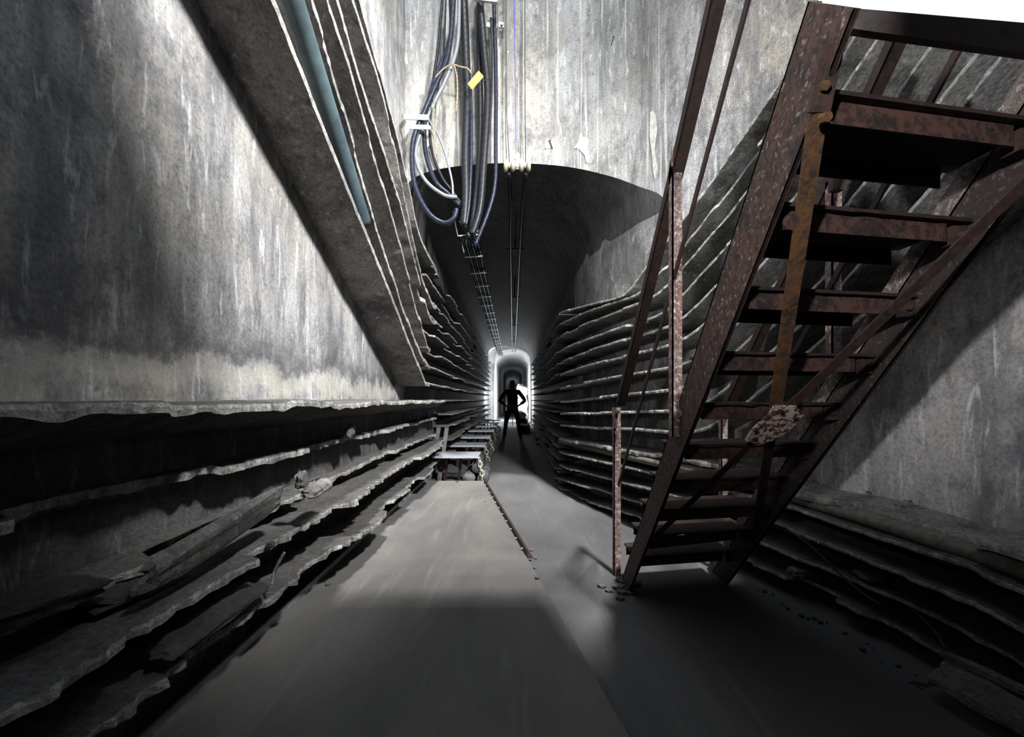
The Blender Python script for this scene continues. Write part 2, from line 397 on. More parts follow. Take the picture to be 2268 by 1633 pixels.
# ---------------- concrete shelves ----------------
def shelf(name, path, label, mat, dep=DEP, th=.028, rough=1., seed=0, haunch=.0, group=None, broken=0., smooth=False):
    """path: list of (front point, unit vector to the wall), resampled along its length"""
    fr = [p for p, n in path]; cum = [0]
    for a, b in zip(fr, fr[1:]): cum.append(cum[-1]+(b-a).length)
    pts = []; s = 0
    while s < cum[-1]:
        pts.append(s); i = 0
        while i < len(cum)-2 and cum[i+1] < s: i += 1
        Y = abs(fr[i].y); s += .022+.006*max(0, Y-1)+(.05 if Y > 9 else 0)
    pts.append(cum[-1])
    rnd = random.Random(seed); vs = []; off = 0; i = 0; drop = 0; nxt = 0
    for s in pts:
        while i < len(cum)-2 and cum[i+1] < s: i += 1
        t = (s-cum[i])/max(1e-6, cum[i+1]-cum[i]); p = fr[i].lerp(fr[i+1], t); n = path[i][1].lerp(path[i+1][1], t)
        if s >= nxt:
            nxt = s+rnd.uniform(.12, .7); off = max(0, rnd.gauss(.0, .018))*rough
            if rnd.random() < broken: off += rnd.uniform(.03, .09)
            drop = rnd.gauss(0, .004)*rough
        A = .012*nz(s*6, seed)+.009*nz(s*22, seed)+.006*nz(s*55, seed)
        B = .010*nz(s*18+7, seed)+.008*nz(s*50, seed+3)
        w1 = .008*nz(s*2, seed+9)*rough
        o1 = off+A*rough; o2 = off+(A+B)*rough
        zz = drop+w1
        T = th*(1+.35*nz(s*9, seed+5)*rough)
        up = Vector((0, 0, 1))
        vs += [p+n*dep+up*(zz*.3), p+n*(dep*.5)+up*(zz*.6+.003*nz(s*12, seed+1)), p+n*(o1+.02)+up*(zz+.003*nz(s*30)), p+n*(o1)+up*(zz-.005),
               p+n*(o1*.5+o2*.5-.002)+up*(zz-T*.5), p+n*o2+up*(zz-T), p+n*(dep*.5)+up*(zz*.6-T-haunch*.5), p+n*dep+up*(zz*.3-T-haunch)]
    K = 8; fs = []
    for a in range(len(pts)-1):
        for k in range(K):
            k2 = (k+1) % K; fs.append((a*K+k, a*K+k2, (a+1)*K+k2, (a+1)*K+k))
    fs.append(tuple(range(K))[::-1]); fs.append(tuple((len(pts)-1)*K+k for k in range(K)))
    o = mk(name, vs, fs, mat, None, False)
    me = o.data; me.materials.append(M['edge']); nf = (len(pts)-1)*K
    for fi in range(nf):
        if fi % K in (3, 4): me.polygons[fi].material_index = 1  # front faces take a paler concrete than the rest of the slab
    return tag(o, label, 'shelf', group)
ORD = ['lowest', 'second', 'third', 'fourth', 'fifth', 'sixth', 'seventh', 'eighth', 'ninth', 'tenth', 'eleventh', 'twelfth', 'thirteenth', 'fourteenth', 'fifteenth']
LN = Vector((-1, 0, 0))
# left, near the camera (five long broken rows below eye level)
nearL = [(-.86, 'lowest'), (-.60, 'second'), (-.485, 'third'), (-.262, 'fourth'), (-.008, 'top')]
for k, (z, o_) in enumerate(nearL):
    fx = {0: -.97, 1: -.95, 2: -1.12, 3: -1.12, 4: -.95}[k]
    pts = []
    for i in range(60):
        Y = lerp(-.6, 6.3+.12*math.sin(k*2.1), i/59); zz = z+(.15*max(0, 1-Y/3) if k == 0 else .04*max(0, 1-Y/2) if k == 1 else 0)
        pts.append((Vector((fx+.03*nz(Y*1.2, k), Y, EYE+zz+.012*nz(Y*1.5, k+4))), LN))
    lab = {4: 'broken concrete shelf at eye level where the pale left wall begins'}.get(k, '%s of the long cracked concrete shelves low on the left wall' % o_)
    shelf('concrete_shelf', pts, lab, M['shelf'], dep=-WL+fx if False else abs(WL-fx)+.02, th=.034, rough=1.5, seed=11+k, haunch=(.10 if k == 4 else .015), group='cracked shelves low on the left', broken=.4)
# left, tunnel rows
rowL = [1.60, 1.38, 1.18, .985, .785, .585, .385, .19, -.008, -.222, -.41, -.62, -.86]
for k, z in enumerate(rowL):
    y0 = 6.7 if z < .1 else 4.7
    if k in (3,): y0 = 5.0
    shelf('concrete_shelf', [(Vector((XL+.012*nz(Y, k), Y, EYE+z)), LN) for Y in [lerp(y0, 19.5, (i/50)**1.3) for i in range(51)]],
          '%s concrete shelf from the floor along the left tunnel wall' % ORD[12-k], M['shelf'], dep=.30, th=.024, rough=.8, seed=40+k, group='left tunnel shelves', broken=.3)
# left, slanting rows that climb towards the camera
diagL = [([(943, 845), (612, 0), (470, -365)], 'lowest and widest', .19), ([(938, 790), (879, 634), (695, 0), (600, -330)], 'second', .385),
         ([(946, 762), (890, 551), (786, 182), (728, 0), (640, -300)], 'third', .585), ([(953, 700), (925, 600), (885, 441), (802, 182), (750, 0), (665, -290)], 'fourth', .985),
         ([(958, 670), (930, 590), (899, 446), (852, 220), (784, 0), (700, -270)], 'fifth', 1.18), ([(965, 590), (929, 515), (896, 362), (801, 0), (720, -260)], 'topmost', 1.60)]
for k, (pp, o_, zj) in enumerate(diagL):
    pts = []
    q = []
    for px, py in pp:
        Y = XL*F/(px-VX); q.append(Vector((XL, Y, (VY-py)*Y/F+EYE)))
    q = [Vector((XL, 4.9, EYE+zj))]+q if k < 3 else [Vector((XL, 5.35, EYE+zj))]+q
    q = spline(q, 6) if k > 2 else [q[0]]+spline(q[1:], 6)
    shelf('concrete_shelf', [(p, LN) for p in q], '%s of the slanting concrete shelves climbing the left wall' % o_, M['shelf_l'], dep=.30, th=.046, rough=.3 if k in (0, 4, 5) else .5, seed=70+k, group='slanting shelves on the left wall', broken=.08)
# right, tunnel rows
rowR = [1.135, .996, .828, .643, .486, .336, .156, -.023, -.174, -.318, -.504, -.654, -.822, -.99, -1.13]
sK = s_of_px(1240)
for k, z in enumerate(rowR):
    ss = [lerp(s_of_Y(14.2), s_of_Y(5.75), (i/30)) for i in range(31)]
    shelf('concrete_shelf', [(Vector((fpt(s).x, fpt(s).y, EYE+z+(.02 if s > ss[-3] else 0))), fnorm(s)) for s in ss],
          '%s concrete shelf from the floor along the right tunnel wall' % ORD[14-k], M['shelf'], dep=.30, th=.022, rough=.7, seed=100+k, group='right tunnel shelves', broken=.25)
# right, flare rows which turn upward into slanting rows
lev = [3.74-.198*k for k in range(10)]
for k in range(10):
    z0 = rowR[k]; pts = []
    s = s_of_Y(5.6); arr = []
    slope0 = [-.10, -.03, .02, .03, .05, .05, .05, .05, .04, .03][k]
    while s < _cum[-1]:
        p = fpt(s); zf = z0+slope0*(s-s_of_Y(5.6)); zd = lev[k]-.69*(p.y-.08*(1.8-p.x)*-1)
        d = zd-zf; z = zf+ (math.log(1+math.exp(min(50, d/.05)))*.05)
        wp = wpt(s)
        lim = 4.9 if wp.x/max(wp.y, .01) < (1800-VX)/F else wp.y*.895
        if z > min(lim, 3.2)-.04 or p.y < .7: break
        arr.append((Vector((p.x, p.y, EYE+z)), fnorm(s))); s += .06
    if len(arr) < 3: continue
    shelf('concrete_shelf', arr, '%s of the pale concrete shelves climbing the wall behind the stairs' % (['topmost', 'second from top', 'third from top', 'fourth from top', 'fifth from top', 'fifth from bottom', 'fourth from bottom', 'third from bottom', 'second from bottom', 'lowest'][k]),
          M['shelf_r'], dep=.30, th=.026, rough=.75, seed=130+k, group='slanting shelves behind the stairs', broken=.15)
# right, five low rows
lowR = [
 [(1238, 969), (1315, 983), (1462, 1006), (1595, 1030), (1687, 1060), (1762, 1091), (1869, 1110), (1968, 1142), (2071, 1176), (2268, 1222), (2700, 1345)],
 [(1238, 998), (1351, 1025), (1420, 1040), (1600, 1085), (1737, 1117), (1869, 1160), (2004, 1205), (2139, 1250), (2268, 1304), (2700, 1480)],
 [(1238, 1027), (1292, 1045), (1411, 1075), (1600, 1125), (1712, 1151), (1824, 1199), (1959, 1255), (2071, 1295), (2170, 1333), (2268, 1389), (2700, 1600)],
 [(1238, 1057), (1315, 1082), (1407, 1110), (1600, 1165), (1681, 1198), (1780, 1241), (1914, 1300), (1991, 1331), (2071, 1367), (2125, 1398), (2268, 1479), (2700, 1720)],
 [(1238, 1087), (1315, 1114), (1402, 1142), (1560, 1200), (1649, 1239), (1771, 1290), (1887, 1348), (1982, 1395), (2040, 1430), (2116, 1484), (2184, 1544), (2268, 1610), (2700, 1950)]]
for k, pp in enumerate(lowR):
    ctrl = []
    for px, py in pp:
        s = s_of_px(px); p = fpt(s); ctrl.append((s, (VY-py)*p.y/F))
    arr = []; s = ctrl[0][0]
    while s < ctrl[-1][0]:
        i = 0
        while i < len(ctrl)-2 and ctrl[i+1][0] < s: i += 1
        t = (s-ctrl[i][0])/(ctrl[i+1][0]-ctrl[i][0]); z = lerp(ctrl[i][1], ctrl[i+1][1], t); z = max(z, -1.155)
        arr.append((Vector((fpt(s).x, fpt(s).y, EYE+z)), fnorm(s))); s += .05
    shelf('concrete_shelf', arr, '%s of the five low concrete shelves curving round the right wall under the pale wall' % ['topmost', 'second', 'middle', 'fourth', 'lowest'][k],
          M['shelf_r'] if k == 0 else M['shelf'], dep=.31, th=.036 if k == 0 else .024, rough=.9, seed=160+k, group='low shelves on the right wall', broken=.2)

# ---------------- floor plate, trench side ----------------
t = thing('trench_cover', 'long dusty steel cover plate over the trench on the left of the walkway', 'cover plate')
hz = 1.10; zt_ = EYE-hz
pl = [(-1.165, 5.8), (-.40, 5.8), (-.01, 3.6), (.63, .0), (.80, -1.2), (-1.165, -1.2)]
MB().prism([(x, y, zt_-.012) for x, y in pl], (0, 0, .012)).build('cover_plate', M['plate'], t, bevel=.003)
mb = MB()
mb.bar((-1.175, 5.8, zt_-.01), (-1.175, -1.2, zt_-.01), .012, .10)
mb.build('side_flange', M['galvd'], t)
mb = MB(); a = Vector((-.395, 5.8, zt_+.012)); b = Vector((.10, 3.0, zt_+.012))
mb.bar(a, b, .012, .06); mb.bar(a+Vector((.02, 0, -.02)), b+Vector((.02, 0, -.02)), .04, .008); mb.build('edge_angle', M['darkrust'], t)
mb = MB(); mb.bar((-1.0, 5.79, zt_/2), (-.42, 5.79, zt_/2), .01, zt_-.01, (0, 0, 1)); mb.build('support', M['darkrust'], t)
for x, y in ((-.74, 5.70), (-1.1, 5.2), (-.3, 4.6)):
    mb = MB(); mb.tube([(x, y, zt_), (x, y, zt_+.004)], .022 if y > 5.6 else .008, 14); mb.build('bolt_hole' if y > 5.6 else 'bolt', M['black'], t)
for i in range(12):
    p = a.lerp(b, (i+.5)/12); mb = MB(); mb.tube([p+Vector((-.02, 0, .005)), p+Vector((.02, 0, .005))], .006, 8); mb.build('bolt', M['galvd'], t)

# ---------------- staircase ----------------
ST = thing('steel_staircase', 'rusty steel staircase with angle-iron handrails rising at the right', 'staircase')
SL = .1822/.17
def tread_y(i): return 2.515-.17*(i-1)
def tread_z(i): return EYE-.924+.1822*(i-1)
SK = .17
XS0 = .705; XS1 = 1.36
def skew(x): return SK*(x-.72)
def stringer(x, up, lo_, mat, y_top, sk):
    # side plate in the Y-Z plane; up and lo_ are (Y, height, slope) of its two edges
    zu = lambda Y: EYE+up[1]-(Y-up[0])*up[2]
    zl_ = lambda Y: EYE+lo_[1]-(Y-lo_[0])*lo_[2]
    yu = up[0]+(up[1]+EYE)/up[2]; yl = lo_[0]+(lo_[1]+EYE)/lo_[2]
    a, b = y_top
    poly = [(x, yl, 0), (x, yu, 0), (x, a[0], a[1]), (x, b[0], b[1])]
    st = MB().prism(poly, (.008, 0, 0)).build('stringer', mat, ST)
    d = Vector((0, a[0]-yu, a[1])).normalized(); n_ = Vector((0, -d.z, d.y)).normalized()
    if n_.z > 0: n_ = -n_
    mb = MB(); mb.prism([poly[1], poly[2], Vector(poly[2])+n_*.007, Vector(poly[1])+n_*.007], (.03, 0, 0))
    mb.prism([poly[0], poly[3], Vector(poly[3])-n_*.007, Vector(poly[0])-n_*.007], (.012, 0, 0)); mb.build('flange', M['rust'], st)
pa = UX(1790, 3, XS0); pb = UX(1894, 18, XS0)
stringer(XS0, (1.79, .028), (1.45, .17), M['rust_face'], 0, 0) if False else stringer(XS0, (1.79, .028, 1.21), (1.45, .17, 1.16), M['rust_face'], ((pa.y, pa.z), (pb.y, pb.z)), 0)
stringer(XS1, (1.637, .245, 1.10), (1.637, .024, 1.10), M['rust_dark_face'], ((.90, EYE+.245+.737*1.1), (.80, EYE+.024+.837*1.1)), 0)
gb = MB(); gb.prism([(XS1, 1.637+1.35, EYE+.245-1.35*1.1), (XS1, .9, EYE+.245+.737*1.1), (XS1, .9, EYE+.335+.737*1.1), (XS1, 1.637+1.35, EYE+.335-1.35*1.1)], (.008, 0, 0)).build('side_strip', M['grain'], ST)
def tp(x, i, dy, dz): return Vector((x, tread_y(i)+skew(x)+dy, tread_z(i)+dz))
for i in range(1, 12):
    x0 = .715; x1 = 1.355
    d0 = 0.0; d1 = .245
    if i == 11: continue
    mb = MB(); r_ = random.Random(i)
    n = 14; vs = []
    for k in range(n+1):
        x = lerp(x0, x1, k/n); wob = .004*nz(k*.9, i)
        for dy, dz in ((d0+wob*1.5, 0), (d1, 0+wob), (d1, -.010), (d0+wob*1.5, -.010+wob*.6)): vs.append(tp(x, i, dy, dz+wob*.6))
    fs = []
    for k in range(n):
        for j in range(4): fs.append((k*4+j, k*4+(j+1) % 4, (k+1)*4+(j+1) % 4, (k+1)*4+j))
    fs += [(0, 1, 2, 3), (n*4+3, n*4+2, n*4+1, n*4)]
    tr = mk('tread', vs, fs, M['darkrust'], ST)
    if i != 2:
        mb = MB()
        mb.prism([tp(x0+.03, i, d0+.02, -.012), tp(x0+.03, i, d0+.02, -.066), tp(x0+.03, i, d0+.026, -.066), tp(x0+.03, i, d0+.026, -.018), tp(x0+.03, i, d0+.075, -.018), tp(x0+.03, i, d0+.075, -.012)], Vector((x1-x0-.10, SK*(x1-x0-.10), 0)))
        mb.build('tread_angle', M['rust_red'], tr)
    else:
        mb = MB(); mb.bar(tp(x0+.03, i, .0, -.05), tp(x1-.10, i, -.02, -.02), .006, .055); mb.bar(tp(x0+.03, i, .03, -.075), tp(x1-.10, i, .01, -.045), .055, .006); mb.build('tread_angle', M['rust'], tr)
    if i < 11:
        mb = MB()
        mb.prism([tp(x0+.01, i, d1-.02, -.012), tp(x0+.01, i, d1-.02, -.07), tp(x0+.01, i, d1-.014, -.07), tp(x0+.01, i, d1-.014, -.012)], Vector((x1-x0-.06, SK*(x1-x0-.06), 0)))
        mb.build('tread_angle', M['rust'], tr)
    else:
        mb = MB(); mb.prism([tp(x0, i, d1, 0), tp(x0, i, d1, -.075), tp(x0, i, d0, -.075), tp(x0, i, d0, .0)], Vector((x1-x0, SK*(x1-x0), 0))); mb.build('tread_angle', M['darkrust'], tr)
    # end cleat on the right stringer
    mb = MB(); c = tp(x1-.05, i, .04, -.045); mb.bar(c, c+Vector((.045, 0, 0)), .045, .055); mb.build('cleat', M['rust'], tr)
    mb = MB(); c = tp(x1-.03, i, .016, -.045); mb.tube([c, c+Vector((0, -.014, 0))], .009, 6); mb.build('bolt', M['rust_red'], tr)
hb = MB(); A_, B_, C_, D_ = U(1880, 17, 1.06), U(1880, 62, 1.06), U(2300, 122, 1.18), U(2300, 53, 1.18)
hb.prism([A_, B_, C_, D_], (0, .02, 0)); hb.build('head_beam', M['darkrust'], ST)
def angle_iron(p0, p1, w, mat, name, parent=ST, wx=1):
    d = (p1-p0).normalized(); side = Vector((1, 0, 0)); b = d.cross(side).normalized()
    mb = MB(); th = .006
    mb.prism([p0, p0+side*w*wx, p0+side*w*wx+b*th, p0+b*th], p1-p0)
    mb.prism([p0, p0+b*w, p0+b*w+side*th*wx, p0+side*th*wx], p1-p0)
    return mb.build(name, mat, parent)
XH = .675
rt = UX(1612, -160, XH); rm = UX(1500, 335, XH); rb = UX(1368, 900, XH)
angle_iron(rb, rm, .05, M['rust'], 'handrail')
angle_iron(rm, rt, .05, M['darkrust'], 'handrail')
m0 = UX(1692, -130, XH+.01); m1 = UX(1370, 1075, XH+.01)
mb = MB(); mb.bar(m1, m0, .008, .026, (0, 1, 1)); mb.build('midrail', M['darkrust'], ST)
def post(px, y0, y1, X, mat, w=.042, extra=True):
    a = UX(px, y0, X); b = UX(px, y1, X); o = angle_iron(b, a, w, mat, 'post')
    return a, b
a, b = post(1489, 345, 968, XH, M['rust_pale'])
mb = MB(); mb.bar(a+Vector((.02, -.006, .035)), a+Vector((.02, -.006, -.05)), .05, .008, (0, 1, 0)); mb.build('joint_plate', M['rust_pale'], ST)
for dz in (.0, -1.09):
    c = a+Vector((.022, -.012, dz)); mb = MB(); mb.tube([c, c+Vector((0, -.018, 0))], .012, 6); mb.tube([c, c+Vector((0, -.006, 0))], .018, 12); mb.build('bolt', M['rust_pale'], ST)
a, b = post(1360, 903, 1292, XH, M['rust_pale'], .045)
mb = MB(); mb.bar(a+Vector((-.0, -.006, .0)), a+Vector((-.0, -.006, -.14)), .03, .008, (0, 1, 0)); mb.build('joint_plate', M['rust'], ST)
c = a+Vector((.02, -.01, -.03)); mb = MB(); mb.tube([c, c+Vector((0, -.016, 0))], .012, 8); mb.build('bolt', M['rust'], ST)
# right side handrail
XR = 1.405
angle_iron(UX(1600, 915, XR), UX(1990, 72, XR), .05, M['rust'], 'handrail')
mb = MB(); mb.bar(UX(1609, 1060, XR), UX(2128, 100, XR), .010, .028, (0, 1, 1)); mb.build('midrail', M['rust'], ST)
post(1843, 395, 880, XR, M['rust_pale'], .042)
post(1598, 925, 1285, XR, M['rust_pale'], .042)
mb = MB(); a = UX(1852, 398, XR); mb.bar(a+Vector((0, 0, .02)), a+Vector((0, 0, -.05)), .05, .03, (0, 1, 0)); mb.build('joint_plate', M['darkrust'], ST)
# cross braces under the flight
def low(x, f_):  # point just on the camera side of the stair underside
    return Vector((x, 2.35-1.34*f_+skew(x), EYE-.86+1.50*f_))
A0 = UX(1812, 250, .735); A1 = UX(1668, 1205, 1.345); B0 = UX(2268, 383, 1.345); B1 = UX(1428, 1212, .735)
midp = U(1713, 935, 1.66)
C_ = Vector((0, 0, EYE)); near = lambda p, k: C_+(p-C_)*k
A0 = near(A0, .955); B0 = near(B0, .96); A1 = near(A1, .975); B1 = near(B1, .975); midp = near(midp, .95)
def flat(p0, p1, w, name, mat, th=.006):
    d = (p1-p0).normalized(); nrm = Vector((0, -1, -.75)).normalized(); nrm = (nrm-d*nrm.dot(d)).normalized()
    mb = MB(); mb.bar(p0, p1, th, w, d.cross(nrm)*1.0) if False else mb.bar(p0, p1, w, th, nrm)
    return mb.build(name, mat, ST)
K1 = midp+Vector((.0, .0, .0))
flat(A0, K1, .042, 'brace', M['rust_orange']); flat(K1, A1, .036, 'brace', M['rust'])
flat(B0+Vector((.05, -.05, .05)), K1, .036, 'brace', M['rust']); flat(K1, B1, .030, 'brace', M['rust'])
nrm = Vector((0, -1, -.75)).normalized(); ux = Vector((1, 0, 0)); uy = nrm.cross(ux).normalized()
if uy.z < 0: uy = -uy
uu = ux*.9-uy*.05
poly = []
for a_, b_ in ((-.035, .085), (.05, .082), (.092, .045), (.078, -.01), (.035, -.075), (-.03, -.10), (-.088, -.082), (-.082, -.03), (-.05, .03)):
    poly.append(K1+nrm*.006+ux*a_*.93+uy*b_)
g_ = MB().prism(poly, nrm*.008).build('gusset_plate', M['peel'], ST); g_['label'] = 'rusty gusset plate with peeling pale paint'
for a_, b_ in ((.0, .06), (-.05, -.07), (.06, .03), (-.06, -.03)):
    c = K1+nrm*.012+ux*a_+uy*b_; mb = MB(); mb.tube([c, c+nrm*.008], .008, 8); mb.build('bolt', M['rust'], ST)
for c in (A0+Vector((.0, -.01, -.02)), A0+Vector((-.005, -.01, .05))):
    mb = MB(); mb.tube([c, c+Vector((0, -.022, -.01))], .011, 6); mb.build('bolt', M['rust_orange'], ST)
mb = MB(); c = A0+Vector((.0, 0, .0)); mb.bar(c, c+Vector((-.0, -.045, .12)), .05, .01, nrm); mb.build('bracket', M['rust'], ST)

# unseen landing and overhead platform, added to shade the space round the camera
LD = thing('shade_landing', 'unseen dark steel landing at the staircase head, added to cast shade', 'landing')
mb = MB(); zl = EYE+.93
mb.prism([(.70, .92, zl), (1.38, 1.0, zl), (1.38, -1.5, zl), (.70, -1.5, zl)], (0, 0, .03)); mb.build('deck', M['darkrust'], LD)
mb = MB(); mb.bar((.72, .9, zl-.04), (.72, -1.5, zl-.04), .05, .08); mb.build('beam', M['darkrust'], LD)
PF = thing('shade_platform', 'unseen concrete platform slab overhead, added to cast shade round the camera', 'platform')
mb = MB(); zp = EYE+2.3; yE = .60
mb.prism([(-1.3, yE, zp), (.74, yE, zp), (.86, .1, zp), (1.12, .1, zp), (1.22, .9, zp), (2.4, 1.1, zp), (2.4, -1.7, zp), (-1.3, -1.7, zp)], (0, 0, .15)); mb.build('slab', M['low'], PF)
mb = MB()
for x in (-.9, -.1, .7): mb.bar((x, .45, zp+.15), (x, .45, zp+1.1), .04, .04)
mb.bar((-1.24, .45, zp+1.1), (1.2, .45, zp+1.1), .05, .05, (0, 0, 1)); mb.bar((-1.24, .45, zp+.6), (1.2, .45, zp+.6), .04, .04)
mb.build('railing', M['rust'], PF)

# ---------------- pipes on shelves ----------------
def cable(name, pts, r, mat, label, cat='cable', group=None, seg=10, n=6, parent=None):
    mb = MB(); mb.tube(spline(pts, n), r, seg); o = mb.build(name, mat, parent, True)
    if not parent: tag(o, label, cat, group)
    return o
XP = -1.10
pp = []
for px, py in ((560, -260), (643, 0), (700, 180), (748, 320), (775, 405), (795, 455)):
    Y = XP*F/(px-VX); pp.append(Vector((XP, Y, (VY-py)*Y/F+EYE)))
pa = UX(648, 0, -.975); pb = UX(800, 480, -.975); pts = [pa.lerp(pb, t_) for t_ in (-.45, 0, .35, .7, 1.05)]
cable('steel_pipe', pts, .050, M['pipe'], 'smooth blue-grey pipe lying on the lowest slanting shelf of the left wall', 'pipe', seg=20)
# hose on the second low right shelf
arr = []
def hz_(s): 
    return None
ctrl = [(1232, 977), (1374, 1010), (1475, 1032), (1595, 1058), (1746, 1103), (1870, 1140), (2004, 1183), (2268, 1275), (2700, 1440)]
hp = []
for px, py in ctrl:
    s = s_of_px(px); p = fpt(s)+fnorm(s)*.06; z = (VY-py)*p.y/F; hp.append(Vector((p.x, p.y, EYE+z)))
cable('thick_hose', hp[:4]+hp[4:], .036, M['hose'], 'thick dusty hose lying along the right shelves below the top low shelf', 'hose', seg=16)

# ---------------- cables hanging on the back wall ----------------
YC = 4.72
G = 'cables hanging on the back wall'
def pxs(l, Y=YC, dy=0): return [U(x, y, Y+dy) for x, y in l]
cabs = [
 ([(1024, -60), (1032, 123), (1035, 216), (1031, 340), (1032, 432), (1027, 500)], .046, 'rubber', 0, 'thickest black wrapped cable hanging in the middle of the bundle'),
 ([(1058, -60), (1072, 108), (1080, 216), (1071, 370), (1063, 463), (1046, 520)], .038, 'rubber', -.03, 'thick black cable right of the thickest one, behind the yellow tag'),
 ([(1062, -60), (1062, 110), (1064, 280), (1058, 400), (1044, 515)], .034, 'rubber', .06, 'thick black cable partly hidden behind the tagged cable'),
 ([(1092, -60), (1098, 154), (1098, 309), (1097, 401), (1084, 463), (1052, 545)], .022, 'navy', 0, 'thin navy cable at the right edge of the bundle'),
 ([(1017, -60), (1014, 93), (989, 173), (958, 235), (927, 309), (922, 355), (943, 401), (983, 432), (1012, 437)], .020, 'greycab', -.08, 'light grey cable crossing the bundle and looping out at the left'),
 ([(1008, -60), (995, 108), (967, 185), (940, 247), (916, 309), (913, 370), (924, 426), (952, 475), (983, 494), (1004, 485), (1012, 463)], .027, 'navy', -.12, 'navy wrapped cable making the lowest loop at the left'),
 ([(995, -60), (998, 77), (964, 173), (946, 235), (940, 278), (943, 340), (964, 401), (992, 429), (1018, 455)], .024, 'navy', -.04, 'navy wrapped cable inside the lowest loop'),
 ([(984, -60), (972, 93), (961, 170), (952, 278), (958, 340), (980, 395), (1001, 423), (1020, 450)], .016, 'rubber', .0, 'thin black cable at the left of the bundle, inner loop'),
 ([(976, -60), (968, 93), (963, 180)], .009, 'greycab', .05, 'very thin grey cable at the top left edge of the bundle'),
 ([(967, 290), (986, 340), (1001, 401), (1003, 433)], .012, 'greycab', -.03, 'short grey cable curving down below the metal hooks'),
 ([(989, -60), (984, 93), (973, 180), (962, 240)], .010, 'rubber', .04, 'very thin black cable next to the grey one at the bundle top'),
 ([(1042, 190), (1044, 320), (1040, 440), (1032, 500)], .018, 'navy', -.02, 'narrow navy cable just right of the thickest cable'),
 ([(1088, 40), (1090, 150), (1086, 260), (1075, 340)], .012, 'rubber', -.03, 'narrow black cable beside the right edge cable'),
]
for pl_, r, m_, dy, lab in cabs: cable('hanging_cable', pxs(pl_, YC, dy), r, M[m_], lab, 'cable', G, seg=12, n=8)
# rope
def rope(l, lab, dy=-.16, r=.006):
    mb = MB(); p = spline(pxs(l, YC, dy), 10)
    for ph in (0, math.pi):
        q = []
        for i, v in enumerate(p): q.append(v+Vector((math.cos(i*1.3+ph), 0, math.sin(i*1.3+ph)))*r*.7)
        mb.tube(q, r, 6)
    return tag(mb.build('hemp_rope', M['rope'], None, True), lab, 'rope', 'ropes on the cable bundle')
rope([(964, 172), (980, 155), (1000, 143), (1020, 148), (1036, 152), (1044, 163)], 'hemp rope tied across the top of the cable bundle')
rope([(1006, 145), (1012, 170), (1013, 210), (1010, 248)], 'short frayed rope end hanging from the knot between the cables')
rope([(962, 225), (960, 270), (963, 320), (968, 345)], 'frayed rope hanging at the left side below the hooks', -.17)
mb = MB(); c = [U(x, y, YC-.16) for x, y in ((1060, 157), (1071, 170), (1046, 199), (1036, 186))]; mb.prism(c, (0, -.003, 0))
tag(mb.build('yellow_tag', M['yellow']), 'small yellow cable tag on the middle black cables', 'tag')
mb = MB(); mb.tube(pxs([(1060, 188), (1072, 180), (1088, 172)], YC, -.11), .004, 6); tag(mb.build('tag_tie', M['black']), 'black tie running from the yellow tag to the right cable', 'cable tie')
# brackets
t = thing('cable_bracket', 'galvanised U bracket holding two cables at the top of the picture', 'bracket', 'galvanised brackets on the back wall')
mb = MB(); mb.bar(U(1050, -2, YC-.10), U(1101, 4, YC-.10), .03, .03); mb.build('cross_bar', M['galv'], t)
mb = MB(); mb.bar(U(1101, 0, YC-.10), U(1103, 60, YC+.12), .012, .03); mb.bar(U(1078, 55, YC+.12), U(1104, 60, YC+.12), .02, .05); mb.build('side_strap', M['galv'], t)
mb = MB(); mb.prism([U(1104, 52, YC+.16), U(1116, 53, YC+.16), U(1116, 64, YC+.16), U(1104, 63, YC+.16)], (0, -.02, 0)); o = mb.build('foot_plate', M['galv'], t)
mb = MB(); c = U(1111, 57, YC+.13); mb.tube([c, c-Vector((0, .03, 0))], .016, 6); mb.build('bolt', M['galvd'], t)
for (x0, y0, x1, y1, lab) in ((896, 254, 950, 260, 'upper galvanised hook bracket gripping the looping cables'), (908, 277, 955, 281, 'lower galvanised hook bracket just under the other one')):
    t = thing('cable_bracket', lab, 'bracket', 'galvanised brackets on the back wall')
    h = 12 if y0 < 270 else 10
    mb = MB(); mb.prism([U(x0, y0, YC-.13), U(x1-4, y0+1, YC-.17), U(x1, y0+5, YC-.17), U(x1-2, y0+h+1, YC-.17), U(x0, y0+h, YC-.13)], (0, -.01, 0)); mb.build('face_plate', M['galv'], t)
    mb = MB(); mb.bar(U(x1-3, y0+6, YC-.17), U(x1+8, y0+28, YC+.10), .012, .04); mb.build('arm', M['galv'], t)
    mb = MB(); mb.bar(U(x0, y0+h/2, YC-.13), U(x0+6, y0+h/2, YC+.2), .01, .05); mb.build('back_arm', M['galv'], t)
